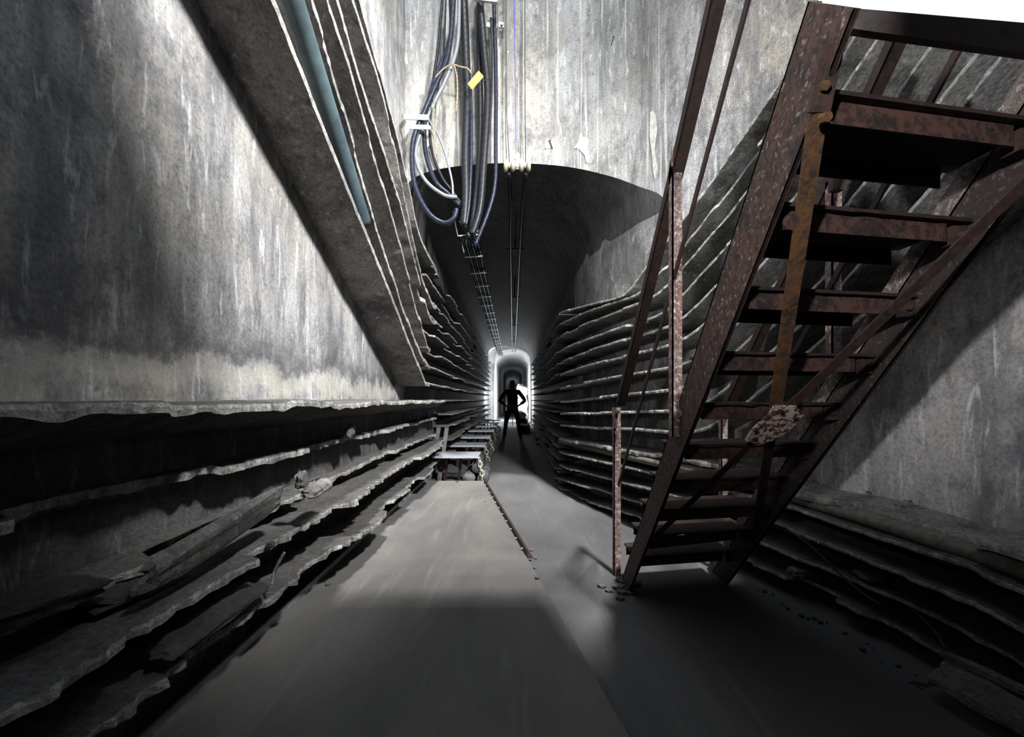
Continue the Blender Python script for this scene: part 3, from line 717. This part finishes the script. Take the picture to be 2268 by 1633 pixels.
# wires, insulators, ceiling conduits
for k, x in enumerate((1119, 1121.5, 1159, 1162.5)):
    yb = 385 if k > 1 else 385; xb = [1122, 1129, 1159, 1164][k]
    mb = MB(); mb.tube([U(x, -60, 4.80), U(x+.5, 250, 4.79), U(xb, 375, 4.72)], .0045, 6)
    tag(mb.build('thin_wire', M['black' if k != 2 else 'galvd'], None, True), ['leftmost', 'second from left', 'third from left', 'rightmost'][k]+' of the four thin vertical wires above the insulators', 'wire', 'thin vertical wires')
for k, (x, side) in enumerate(((1129, 'left'), (1164, 'right'))):
    t = thing('wire_insulator', 'cream ceramic spool insulator, %s one of the pair at the arch crown' % side, 'insulator', 'ceramic insulators')
    c = U(x, 367, 4.70)
    for j, dx in enumerate((-.045, .035)):
        mb = MB(); mb.tube([c+Vector((dx-.022, 0, 0)), c+Vector((dx-.014, 0, 0)), c+Vector((dx+.014, 0, 0)), c+Vector((dx+.022, 0, 0))], .05, 20, lambda u: (.045, .062, .062, .045)[round(u*3)]); mb.build('spool', M['ceramic'], t, True)
    mb = MB(); mb.tube([c+Vector((-.03, 0, 0)), c+Vector((.03, 0, 0))], .034, 14); mb.build('core', M['ceramic'], t, True)
t = thing('insulator_axle', 'galvanised axle bracket between the two ceramic insulators', 'bracket')
mb = MB(); mb.bar(U(1130, 366, 4.70), U(1164, 366, 4.70), .02, .02); mb.build('axle', M['galv'], t)
mb = MB(); mb.bar(U(1146, 352, 4.9), U(1147, 372, 4.68), .05, .03); mb.build('stem', M['galv'], t)
for k, (x0, x1, side) in enumerate(((1127, -.035, 'left'), (1165, .115, 'right'))):
    pts = [U(x0, 384, 4.72), Vector((x1+.01, 5.4, EYE+2.45))]+[Vector((x1+.008*nz(Y, k), Y, EYE+2.42+.01*nz(Y*2, k))) for Y in (6.5, 8, 10, 13, 16, 19, 21.9)]
    cable('ceiling_conductor', pts, .021, M['rubber'], 'long black conductor along the tunnel crown, %s one of the pair' % side, 'cable', 'ceiling conductors', n=5)
for i, Y in enumerate((7.0, 10.3, 14.2, 18.2)):
    mb = MB(); mb.bar((-.09, Y, EYE+2.45), (.17, Y, EYE+2.45), .05, .03); mb.bar((.04, Y, EYE+2.44), (.04, Y, EYE+2.75), .03, .03)
    tag(mb.build('conductor_clamp', M['darkrust']), '%s clamp from the tunnel mouth holding the two ceiling conductors' % ORD[i].replace('lowest', 'first'), 'clamp', 'conductor clamps')
# cable tray along the left of the vault
TX = -.60; TZ = EYE+2.22
for i in range(18):
    Y = 5.7+i*.85
    t = thing('tray_hanger', 'galvanised hanger of the tunnel cable run, %s from the mouth' % (['first', 'second', 'third', 'fourth', 'fifth', 'sixth', 'seventh', 'eighth', 'ninth', 'tenth', 'eleventh', 'twelfth', 'thirteenth', 'fourteenth', 'fifteenth', 'sixteenth', 'seventeenth', 'eighteenth', 'nineteenth', 'twentieth'][i]), 'hanger', 'cable run hangers')
    mb = MB(); mb.bar((TX-.13, Y, TZ-.05), (TX+.14, Y, TZ-.03), .03, .014); mb.build('cross_bar', M['galv'], t)
    mb = MB(); mb.bar((TX-.13, Y, TZ-.05), (TX-.20, Y, TZ+.28), .012, .03, (0, 1, 0)); mb.build('arm', M['galvd'], t)
for k in range(6):
    x = TX-.10+k*.04
    st_ = [(1027, 498), (1046, 518), (1044, 512), (1052, 543), (1018, 455), (1012, 463)][k]
    pts = [U(st_[0], st_[1], YC+.02), U(st_[0]*.5+1046*.5, st_[1]*.4+540*.6, 5.2)]+[Vector((x+.012*nz(Y, k), Y, TZ+.02*nz(Y*1.2, k+3))) for Y in (6, 7.4, 9, 10.8, 13, 15.5, 18, 21.5)]
    cable('tunnel_cable', pts, .016 if k % 2 else .021, M['rubber' if k % 2 else 'black'], 'black cable running into the tunnel on the hangers, %s strand' % ['leftmost', 'second left', 'third left', 'third right', 'second right', 'rightmost'][k], 'cable', 'cables along the tunnel', n=5)
t = thing('fork_bracket', 'bright V-shaped steel bracket where the cable bundle enters the tunnel', 'bracket')
mb = MB(); mb.bar(U(1018, 490, 4.95), U(1040, 522, 4.95), .025, .02); mb.build('prong', M['galv'], t)
mb = MB(); mb.bar(U(1040, 522, 4.95), U(1068, 508, 4.95), .02, .02); mb.build('prong', M['galv'], t)
# chalk line, nails, lime splash, wall details
mb = MB(); mb.prism([U(1137.3, -60, 4.895), U(1139.4, -60, 4.895), U(1144, 315, 4.895), U(1142.5, 315, 4.895)], (0, -.002, 0)); tag(mb.build('chalk_line', M['blue']), 'thin blue chalk line down the back wall between the wires', 'chalk line')
def wall_y(px, py):
    r = (px-VX)/F
    for a, b in zip(archr, archr[1:]):
        if a.x/a.y <= r <= b.x/b.y:
            t = (r-a.x/a.y)/(b.x/b.y-a.x/a.y); return lerp(a.y, b.y, t)
    return 4.9
for (x0, y0, x1, y1, lab) in ((1359, 82, 1354, 101, 'rusty nail sticking out high on the back wall'), (1216, 313, 1222, 330, 'left of two small nails low on the back wall'), (1218, 312, 1224, 331, 'right of two small nails low on the back wall')):
    Y = wall_y(x0, y0); mb = MB(); mb.tube([U(x0, y0, Y-.10), U(x1, y1, Y)], .004, 6); mb.tube([U(x0, y0, Y-.103), U(x0, y0, Y-.10)], .008, 8)
    tag(mb.build('wall_nail', M['darkrust']), lab, 'nail')
def splash(pts, lab, th=.006):
    vs = []; Y = wall_y(pts[0][0], pts[0][1])
    q = [U(x, y, wall_y(x, y)-.002) for x, y in pts]; mb = MB(); mb.prism(q, (0, -th, 0)); return tag(mb.build('lime_deposit', M['lime']), lab, 'stain', 'white lime deposits')
splash([(1284, 297), (1289, 296), (1291, 304), (1300, 306), (1304, 312), (1301, 325), (1300, 340), (1304, 352), (1302, 362), (1298, 360), (1295, 345), (1291, 340), (1287, 336), (1282, 330), (1278, 328), (1271, 330), (1276, 322), (1281, 314)], 'white lime blotch just above the arch')
splash([(1279, 327), (1281, 327), (1281, 373), (1279.5, 375)], 'thin white drip ending at the arch edge')
splash([(1286.5, 20), (1288, 20), (1287.5, 297), (1286, 297)], 'long thin white drip running down to the lime blotch')
splash([(1440, 250), (1446, 246), (1452, 255), (1455, 290), (1449, 330), (1455, 370), (1450, 400), (1446, 380), (1443, 340), (1438, 300)], 'white drip cluster left of the stair handrail')

# ---------------- tunnel floor: bench brackets, hoses, chains ----------------
for i, Y in enumerate((6.08, 7.45, 9.0, 10.8, 12.5, 14.3, 16.2)):
    t = thing('steel_bench', 'galvanised cross bench with two boards left of the walkway, %s from the cover plate' % ['first', 'second', 'third', 'fourth', 'fifth', 'sixth', 'seventh'][i], 'bench', 'galvanised benches in the tunnel')
    z = EYE-.80
    for dy in (-.13, .13):
        mb = MB(); mb.prism([(-1.10, Y+dy-.12, z), (-.47, Y+dy-.12, z), (-.47, Y+dy+.12, z), (-1.10, Y+dy+.12, z)], (0, 0, .03)); mb.build('board', M['galv'], t)
    for x in (-.98, -.78):
        mb = MB(); mb.bar((x, Y+.1, 0), (x+.05, Y-.05, z), .04, .04, (0, 1, 0)); mb.build('leg', M['darkrust'], t)
    # ring chain
    if i < 5:
        tc_ = thing('chain', 'short chain with rings hanging from the %s bench to the hoses' % ['first', 'second', 'third', 'fourth', 'fifth'][i], 'chain', 'bench chains')
        for j in range(5):
            c = Vector((-.46+.012*j, Y-.18, z-.03-.062*j)); mb = MB(); R = .03; rg = []
            for q in range(13):
                a = 2*math.pi*q/12; rg.append(c+Vector((math.cos(a)*R*(1 if j % 2 else .3), math.cos(a)*R*(0 if j % 2 else .9), math.sin(a)*R*1.2)))
            mb.tube(rg, .007, 6); mb.build('link', M['ceramic'], tc_, True)
for k, (x, z, r) in enumerate(((-.60, .10, .085), (-.43, .08, .075), (-.52, .22, .07))):
    mb = MB(); pts = [Vector((x+.02*math.sin(Y*2+k)-.012*(Y-6), Y, z+.015*math.sin(Y*5+k))) for Y in [5.95+i*.25 for i in range(44)]]
    mb.tube(pts, r, 14, lambda u, r=r: r*(1-.10*(math.sin(u*11*2*math.pi*1.6) > .93)))
    h = tag(mb.build('wrapped_hose', M['rubber'] if False else M['hose2'] if 'hose2' in M else M['low'], None, True), 'thick dark wrapped hose beside the walkway, %s' % ['left one on the floor', 'right one next to the walkway', 'one lying on top'][k], 'hose', 'wrapped hoses beside the walkway')
    for i in range(9):
        Y = 6.3+i*.8; mb = MB(); c = Vector((x+.02*math.sin(Y*2+k)-.012*(Y-6), Y, z+.015*math.sin(Y*5+k))); mb.tube([c-Vector((0, .012, 0)), c+Vector((0, .012, 0))], r+.004, 14); mb.build('band', M['black'], h)
# boarding and props beside the near end of the benches
for k, (x0, x1) in enumerate(((-1.2, -1.12), (-1.05, -1.0))):
    mb = MB(); mb.bar((x0, 6.1, .0), (x1, 6.5, .75), .06, .03, (0, 1, 0)); tag(mb.build('wooden_prop', M['low']), 'pale plank leaning under the left shelves, %s one' % ['left', 'right'][k], 'plank', 'leaning planks')

# ---------------- rubble and small things ----------------
def chunk(name, c, sx, sy, sz, lab, mat='stone', rot=(0, 0, 0), seed=0, cat='rubble', group=None, sub=3):
    bm = bmesh.new(); bmesh.ops.create_icosphere(bm, subdivisions=sub, radius=1)
    R = Matrix.Rotation(rot[2], 3, 'Z') @ Matrix.Rotation(rot[0], 3, 'X') @ Matrix.Rotation(rot[1], 3, 'Y')
    for v in bm.verts:
        d = v.co.copy(); m = max(abs(d.x), abs(d.y), abs(d.z)); d = d.lerp(d/m, .75)
        k = 1+.22*nz(v.co.x*1.7+seed, v.co.y*1.7, v.co.z*1.7)+.08*nz(v.co.x*6, v.co.y*6+seed, v.co.z*6)
        v.co = R @ Vector((d.x*sx*k, d.y*sy*k, d.z*sz*k))+Vector(c)
    me = bpy.data.meshes.new(name); bm.to_mesh(me); bm.free(); me.materials.append(M[mat])
    o = bpy.data.objects.new(name, me); COL.objects.link(o); return tag(o, lab, cat, group)
chunk('broken_slab', UX(500, 1165, -1.0)+Vector((0, 0, -.01)), .028, .34, .045, 'long broken piece of shelf hanging tilted below the third left shelf', rot=(.12, .25, .0), seed=3)
chunk('broken_slab', UX(705, 1083, -.94), .035, .14, .02, 'pale flaked piece lying on the third left shelf', 'shelf_r', rot=(0, .1, .1), seed=5)
chunk('broken_slab', UX(668, 1068, -.95)+Vector((0, 0, .01)), .02, .035, .035, 'upright stub of broken slab on the third left shelf', rot=(.3, 0, 0), seed=6)
chunk('pebble', UX(600, 1207, -.99)+Vector((0, 0, .0)), .014, .014, .012, 'small black pebble on the second left shelf', 'dstone', seed=7, cat='stone')
chunk('broken_slab', UX(775, 955, -1.08), .02, .06, .035, 'jagged flake leaning against the wall on the fourth left shelf', rot=(.3, 0, 0), seed=8)
chunk('broken_slab', UX(300, 1300, -1.12), .05, .16, .02, 'dark crumbling remnant of shelf at the lower left', 'dstone', rot=(-.1, .2, 0), seed=9)
chunk('broken_slab', UX(90, 1330, -1.10), .05, .13, .025, 'dark fractured slab at the far lower left edge', 'dstone', rot=(-.1, .1, 0), seed=19)
chunk('broken_slab', UX(480, 1330, -1.0)+Vector((0, 0, -.05)), .05, .24, .014, 'thin dark slab fallen between the lowest left shelves', 'dstone', rot=(-.02, .25, .0), seed=29)
# right low slabs
c = U(2178, 1490, 1.62); chunk('broken_slab', c, .018, .13, .018, 'long narrow stone fragment lying at the lower right', rot=(0, 0, .3), seed=10)
c = U(2230, 1570, 1.5); chunk('broken_slab', c, .07, .22, .02, 'tilted slab fallen over the lowest shelf at the lower right', 'stone', rot=(0, -.3, .15), seed=12)
c = U(1770, 1268, 2.5); chunk('stone_lump', c, .055, .04, .022, 'pale stone lump resting on the lowest right shelf', seed=13, cat='stone')
c = U(1925, 1275, 2.16); chunk('stone_lump', c, .05, .06, .014, 'flat stone lump on the fourth right shelf', seed=14, cat='stone')
rnd = random.Random(5)
for i in range(26):
    s = s_of_px(rnd.uniform(1700, 2100)); p = fpt(s)-fnorm(s)*rnd.uniform(.02, .12); r = rnd.uniform(.004, .012)
    chunk('pebble', Vector((p.x, p.y, r*.6)), r*1.3, r, r*.8, 'small loose pebble at the foot of the right wall', 'dstone', seed=i, cat='stone', group='pebbles along the foot of the right wall', sub=1)
for i in range(16):
    x = rnd.uniform(1700, 2000); s = s_of_px(x); p = fpt(s)+fnorm(s)*rnd.uniform(.1, .26); r = rnd.uniform(.004, .010)
    chunk('pebble', Vector((p.x, p.y, EYE-.51+r*.4)), r*1.6, r, r*.7, 'tiny chip of stone on the dusty top low shelf on the right', 'shelf_r', seed=i+50, cat='stone', group='chips on the top low shelf', sub=1)
for i in range(14):
    r = rnd.uniform(.012, .03); chunk('pebble', Vector((rnd.uniform(.56, .78), rnd.uniform(2.5, 2.85), r*.5)), r*1.3, r, r*.6, 'crumb of rubble at the foot of the stairs post', 'stone', seed=i+80, cat='stone', group='rubble at the stair foot', sub=1)
for i, (x, y) in enumerate(((1178, 1222), (1186, 1240), (1190, 1283), (727, 1297))):
    c = U(x, y, 1045/(y-VY)); chunk('pebble', Vector((c.x, c.y, zt_+.012)), .014, .012, .010, ['pebble on the right edge of the cover plate, upper one', 'pebble on the right edge of the cover plate, lower one', 'pebble at the corner of the lit patch on the cover plate', 'pebble on the left edge of the cover plate'][i], 'stone', seed=i, cat='stone', sub=2)
def wire(l, lab, r=.004, mat='black'):
    mb = MB(); mb.tube(spline(l, 8), r, 6); return tag(mb.build('loose_wire', M[mat], None, True), lab, 'wire', 'loose wires on the right shelves')
wire([U(1735, 1168, 2.45), U(1790, 1205, 2.3), U(1850, 1262, 2.15), U(1905, 1310, 2.0), U(1950, 1340, 1.9)], 'thin wire sagging across the right shelves behind the stairs', .005, 'rust')
wire([U(2015, 1345, 1.85), U(2050, 1378, 1.8), U(2078, 1410, 1.75), U(2095, 1440, 1.7)], 'short curved wire hanging over the lowest right shelf', .005, 'rust')
wire([U(1940, 1230, 2.05), U(2020, 1270, 1.95), U(2120, 1325, 1.85), U(2200, 1350, 1.75)], 'long straight wire lying on the third right shelf', .004, 'rust')
mb = MB(); mb.tube(spline([U(600, 1300, 1.72), U(610, 1262, 1.72), U(630, 1224, 1.72)], 6), .006, 6); tag(mb.build('bent_rod', M['shelf_r']), 'short bent rod standing between the two lowest left shelves', 'rod')

for f in FILL_SPOTS:  # unseen fill lights, added to brighten the left wall and the stairs
    t = thing('added_fill_light', 'unseen fill light added for brightness, '+('above the stairs' if f[0][0] > 0 else 'behind the camera on the left'), 'lamp')
    t.location = f[0]; t.rotation_euler = (Vector(f[1])-Vector(f[0])).to_track_quat('-Z', 'Y').to_euler()
    mb = MB(); mb.bar((0, 0, .06), (0, 0, .16), .30, .22, (0, 1, 0)); mb.build('housing', M['black'], t)
    mb = MB(); mb.bar((0, 0, .045), (0, 0, .058), .27, .19, (0, 1, 0)); mb.build('lamp_glass', M['glow'], t)
# ---------------- tunnel lamps and objects behind the person ----------------
def lamp(name, loc, e, size, lab, col=(.93, .97, 1)):
    t = thing(name, lab, 'lamp', 'work lamps in the tunnel'); t.location = loc
    mb = MB(); mb.bar((-.06, 0, 0), (.06, 0, 0), .10, .16, (0, 0, 1)); mb.build('housing', M['black'], t)
    mb = MB(); mb.prism([(-.05, .055, -.06), (.05, .055, -.06), (.05, .055, .06), (-.05, .055, .06)], (0, .004, 0)); mb.build('lamp_glass', M['glow'], t)
    mb = MB(); mb.bar((0, 0, -.08), (0, 0, -loc[2]+.01), .03, .03, (0, 1, 0)); mb.build('stand', M['black'], t)
    ld = bpy.data.lights.new('lamp_light', 'POINT'); ld.energy = e*.35 if loc[1] < 22 else e*.2; ld.shadow_soft_size = size; ld.color = col
    lo_ = bpy.data.objects.new('lamp_light', ld); COL.objects.link(lo_); lo_.location = (0, .3, .1); lo_.parent = t
    for sx in (-1, 1):
        ld = bpy.data.lights.new('lamp_light', 'SPOT'); ld.energy = e; ld.shadow_soft_size = size; ld.color = col; ld.spot_size = math.radians(150); ld.spot_blend = .5
        lo_ = bpy.data.objects.new('lamp_light', ld); COL.objects.link(lo_); lo_.location = (sx*.08, .05, 0); lo_.parent = t
        lo_.rotation_euler = Vector((sx, .35, 0)).to_track_quat('-Z', 'Y').to_euler()
lamp('work_lamp', (-.02, 19.6, 1.25), 600, .08, 'work lamp on a stand hidden behind the standing person')
lamp('work_lamp', (-.02, 23.6, 1.15), 1800, .08, 'work lamp on a stand deep in the tunnel beyond the arch')
chunk('plastic_sheet', (.42, 20.9, EYE+.42), .26, .3, .28, 'crumpled white plastic sheet heap glowing right of the person', 'white', seed=21, cat='sheet', rot=(.3, .3, 0))
chunk('rubble_heap', (.36, 18.0, .20), .22, .25, .22, 'low pile of dark rubble under the white bundle', 'stone', seed=26, cat='rubble')
chunk('plastic_sheet', (.36, 18.0, .52), .16, .2, .14, 'small white bundle by the hip of the person', 'white', seed=23, cat='sheet', rot=(.1, .3, .2))
chunk('rubble_heap', (.40, 15.6, .12), .22, .7, .16, 'heap of dark rubble right of the person\'s feet', 'stone', seed=24, cat='rubble')
chunk('rubble_heap', (.50, 21.0, .68), .26, .4, .72, 'stack of grey rubble beyond the person', 'stone', seed=25, cat='rubble')

# ---------------- person ----------------
def skinned(name, pts, edges, mat, parent=None, sub=2, root=0):
    me = bpy.data.meshes.new(name); me.from_pydata([p[:3] for p in pts], edges, []); me.update()
    o = bpy.data.objects.new(name, me); COL.objects.link(o); o.parent = parent
    o.modifiers.new('skin', 'SKIN')
    if not me.skin_vertices: 
        bm = bmesh.new(); bm.from_mesh(me); bm.verts.layers.skin.verify(); bm.to_mesh(me); bm.free()
    for i, p in enumerate(pts):
        r = p[3] if isinstance(p[3], tuple) else (p[3], p[3]); me.skin_vertices[0].data[i].radius = r
        me.skin_vertices[0].data[i].use_root = (i == root)
    sb = o.modifiers.new('sub', 'SUBSURF'); sb.levels = sub; sb.render_levels = sub
    o.modifiers['skin'].use_smooth_shade = True
    me.materials.append(mat); return o
PR = thing('person', 'person standing with hands on hips in the tunnel, dark shirt and trousers, seen from behind', 'person')
PR.location = (-.02, 13.0, 0)
P = []; E = []
def pv(x, y, z, r): P.append((x, y, z, r)); return len(P)-1
def chain(ids):
    for a, b in zip(ids, ids[1:]): E.append((a, b))
pel = pv(0, 0, .93, (.15, .10)); wa = pv(0, 0, 1.08, (.135, .09)); ch = pv(0, 0, 1.28, (.165, .105)); sh = pv(0, 0, 1.41, (.13, .085)); nk = pv(0, .01, 1.50, .055); hd0 = pv(0, .0, 1.57, .065); hd = pv(0, -.005, 1.66, (.078, .095)); ht = pv(0, 0, 1.735, (.055, .065))
chain([pel, wa, ch, sh, nk, hd0, hd, ht])
hands = []
for sx in (-1, 1):
    h = pv(sx*.10, 0, .88, .085); k0 = pv(sx*.155, .0, .68, .078); kn = pv(sx*.19, -.01, .50, .056); cf = pv(sx*.205, .015, .34, .055); an = pv(sx*.235, .0, .09, .036); ft = pv(sx*.245, -.02, .05, .038); to = pv(sx*.27, .15, .035, .032)
    chain([pel, h, k0, kn, cf, an, ft, to])
    s1 = pv(sx*.19, 0, 1.405, .062); el = pv(sx*.385, .02, 1.14, .042); e2 = pv(sx*.30, .0, 1.28, .05); wr = pv(sx*.215, -.06, 1.01, .027); hn = pv(sx*.175, -.02, .985, (.030, .018))
    chain([sh, s1, e2, el, wr, hn]); hands.append((sx, hn))
    for q in range(4):
        f0 = pv(sx*.165, .015, 1.0-.018*q, .0095); f1 = pv(sx*(.150), .05, .995-.018*q, .009); f2 = pv(sx*(.135), .075+.004*q, .985-.018*q, .008)
        chain([hn, f0, f1, f2])
    th0 = pv(sx*.165, -.06, .995, .010); th1 = pv(sx*.145, -.085, .99, .009); chain([hn, th0, th1])
body = skinned('body', P, E, M['skin'], PR, 2, pel)
def subset(name, pts, edges, mat, sub=2, root=0): return skinned(name, pts, edges, mat, PR, sub, root)
sp = [(0, 0, .95, (.172, .118)), (0, 0, 1.08, (.150, .105)), (0, 0, 1.28, (.182, .120)), (0, 0, 1.42, (.14, .095)), (0, .01, 1.475, .068)]
se = [(0, 1), (1, 2), (2, 3), (3, 4)]
for sx in (-1, 1):
    b_ = len(sp); sp += [(sx*.19, 0, 1.41, .078), (sx*.30, 0, 1.28, .066), (sx*.36, .015, 1.185, .060)]
    se += [(3, b_), (b_, b_+1), (b_+1, b_+2)]
    b_ = len(sp); sp += [(sx*.385, .02, 1.14, .062), (sx*.30, -.02, 1.075, .052), (sx*.235, -.05, 1.025, .037)]; se += [(b_-1, b_), (b_, b_+1), (b_+1, b_+2)]
subset('shirt', sp, se, M['cloth'])
tp_ = [(0, 0, .96, (.158, .108)), (0, 0, .90, (.150, .110))]; te = [(0, 1)]
for sx in (-1, 1):
    b_ = len(tp_); tp_ += [(sx*.10, 0, .84, .098), (sx*.155, 0, .66, .088), (sx*.19, -.01, .49, .070), (sx*.205, .01, .33, .066), (sx*.235, 0, .12, .056), (sx*.238, 0, .06, .058)]
    te += [(1, b_)]+[(b_+i, b_+i+1) for i in range(5)]
subset('trousers', tp_, te, M['trouser'])
for sx in (-1, 1):
    s_ = subset('shoe', [(sx*.238, -.045, .055, .045), (sx*.25, .05, .045, .046), (sx*.27, .16, .04, .042), (sx*.28, .21, .036, .030)], [(0, 1), (1, 2), (2, 3)], M['black'])
def ell(name, c, r, mat):
    bm = bmesh.new(); bmesh.ops.create_uvsphere(bm, u_segments=20, v_segments=14, radius=1)
    for v in bm.verts: v.co = Vector((v.co.x*r[0], v.co.y*r[1], v.co.z*r[2]))+Vector(c)
    me = bpy.data.meshes.new(name); bm.to_mesh(me); bm.free(); me.materials.append(mat)
    for p in me.polygons: p.use_smooth = True
    o = bpy.data.objects.new(name, me); COL.objects.link(o); o.parent = PR; return o
ell('hair', (0, -.012, 1.69), (.080, .094, .075), M['hair'])
for sx in (-1, 1):
    ell('ear', (sx*.083, .0, 1.645), (.012, .02, .032), M['skin']); ell('eye', (sx*.032, .086, 1.655), (.013, .01, .009), M['white'])
ell('nose', (0, .10, 1.625), (.014, .022, .026), M['skin']); ell('mouth', (0, .085, 1.585), (.026, .01, .008), M['rust_red'])
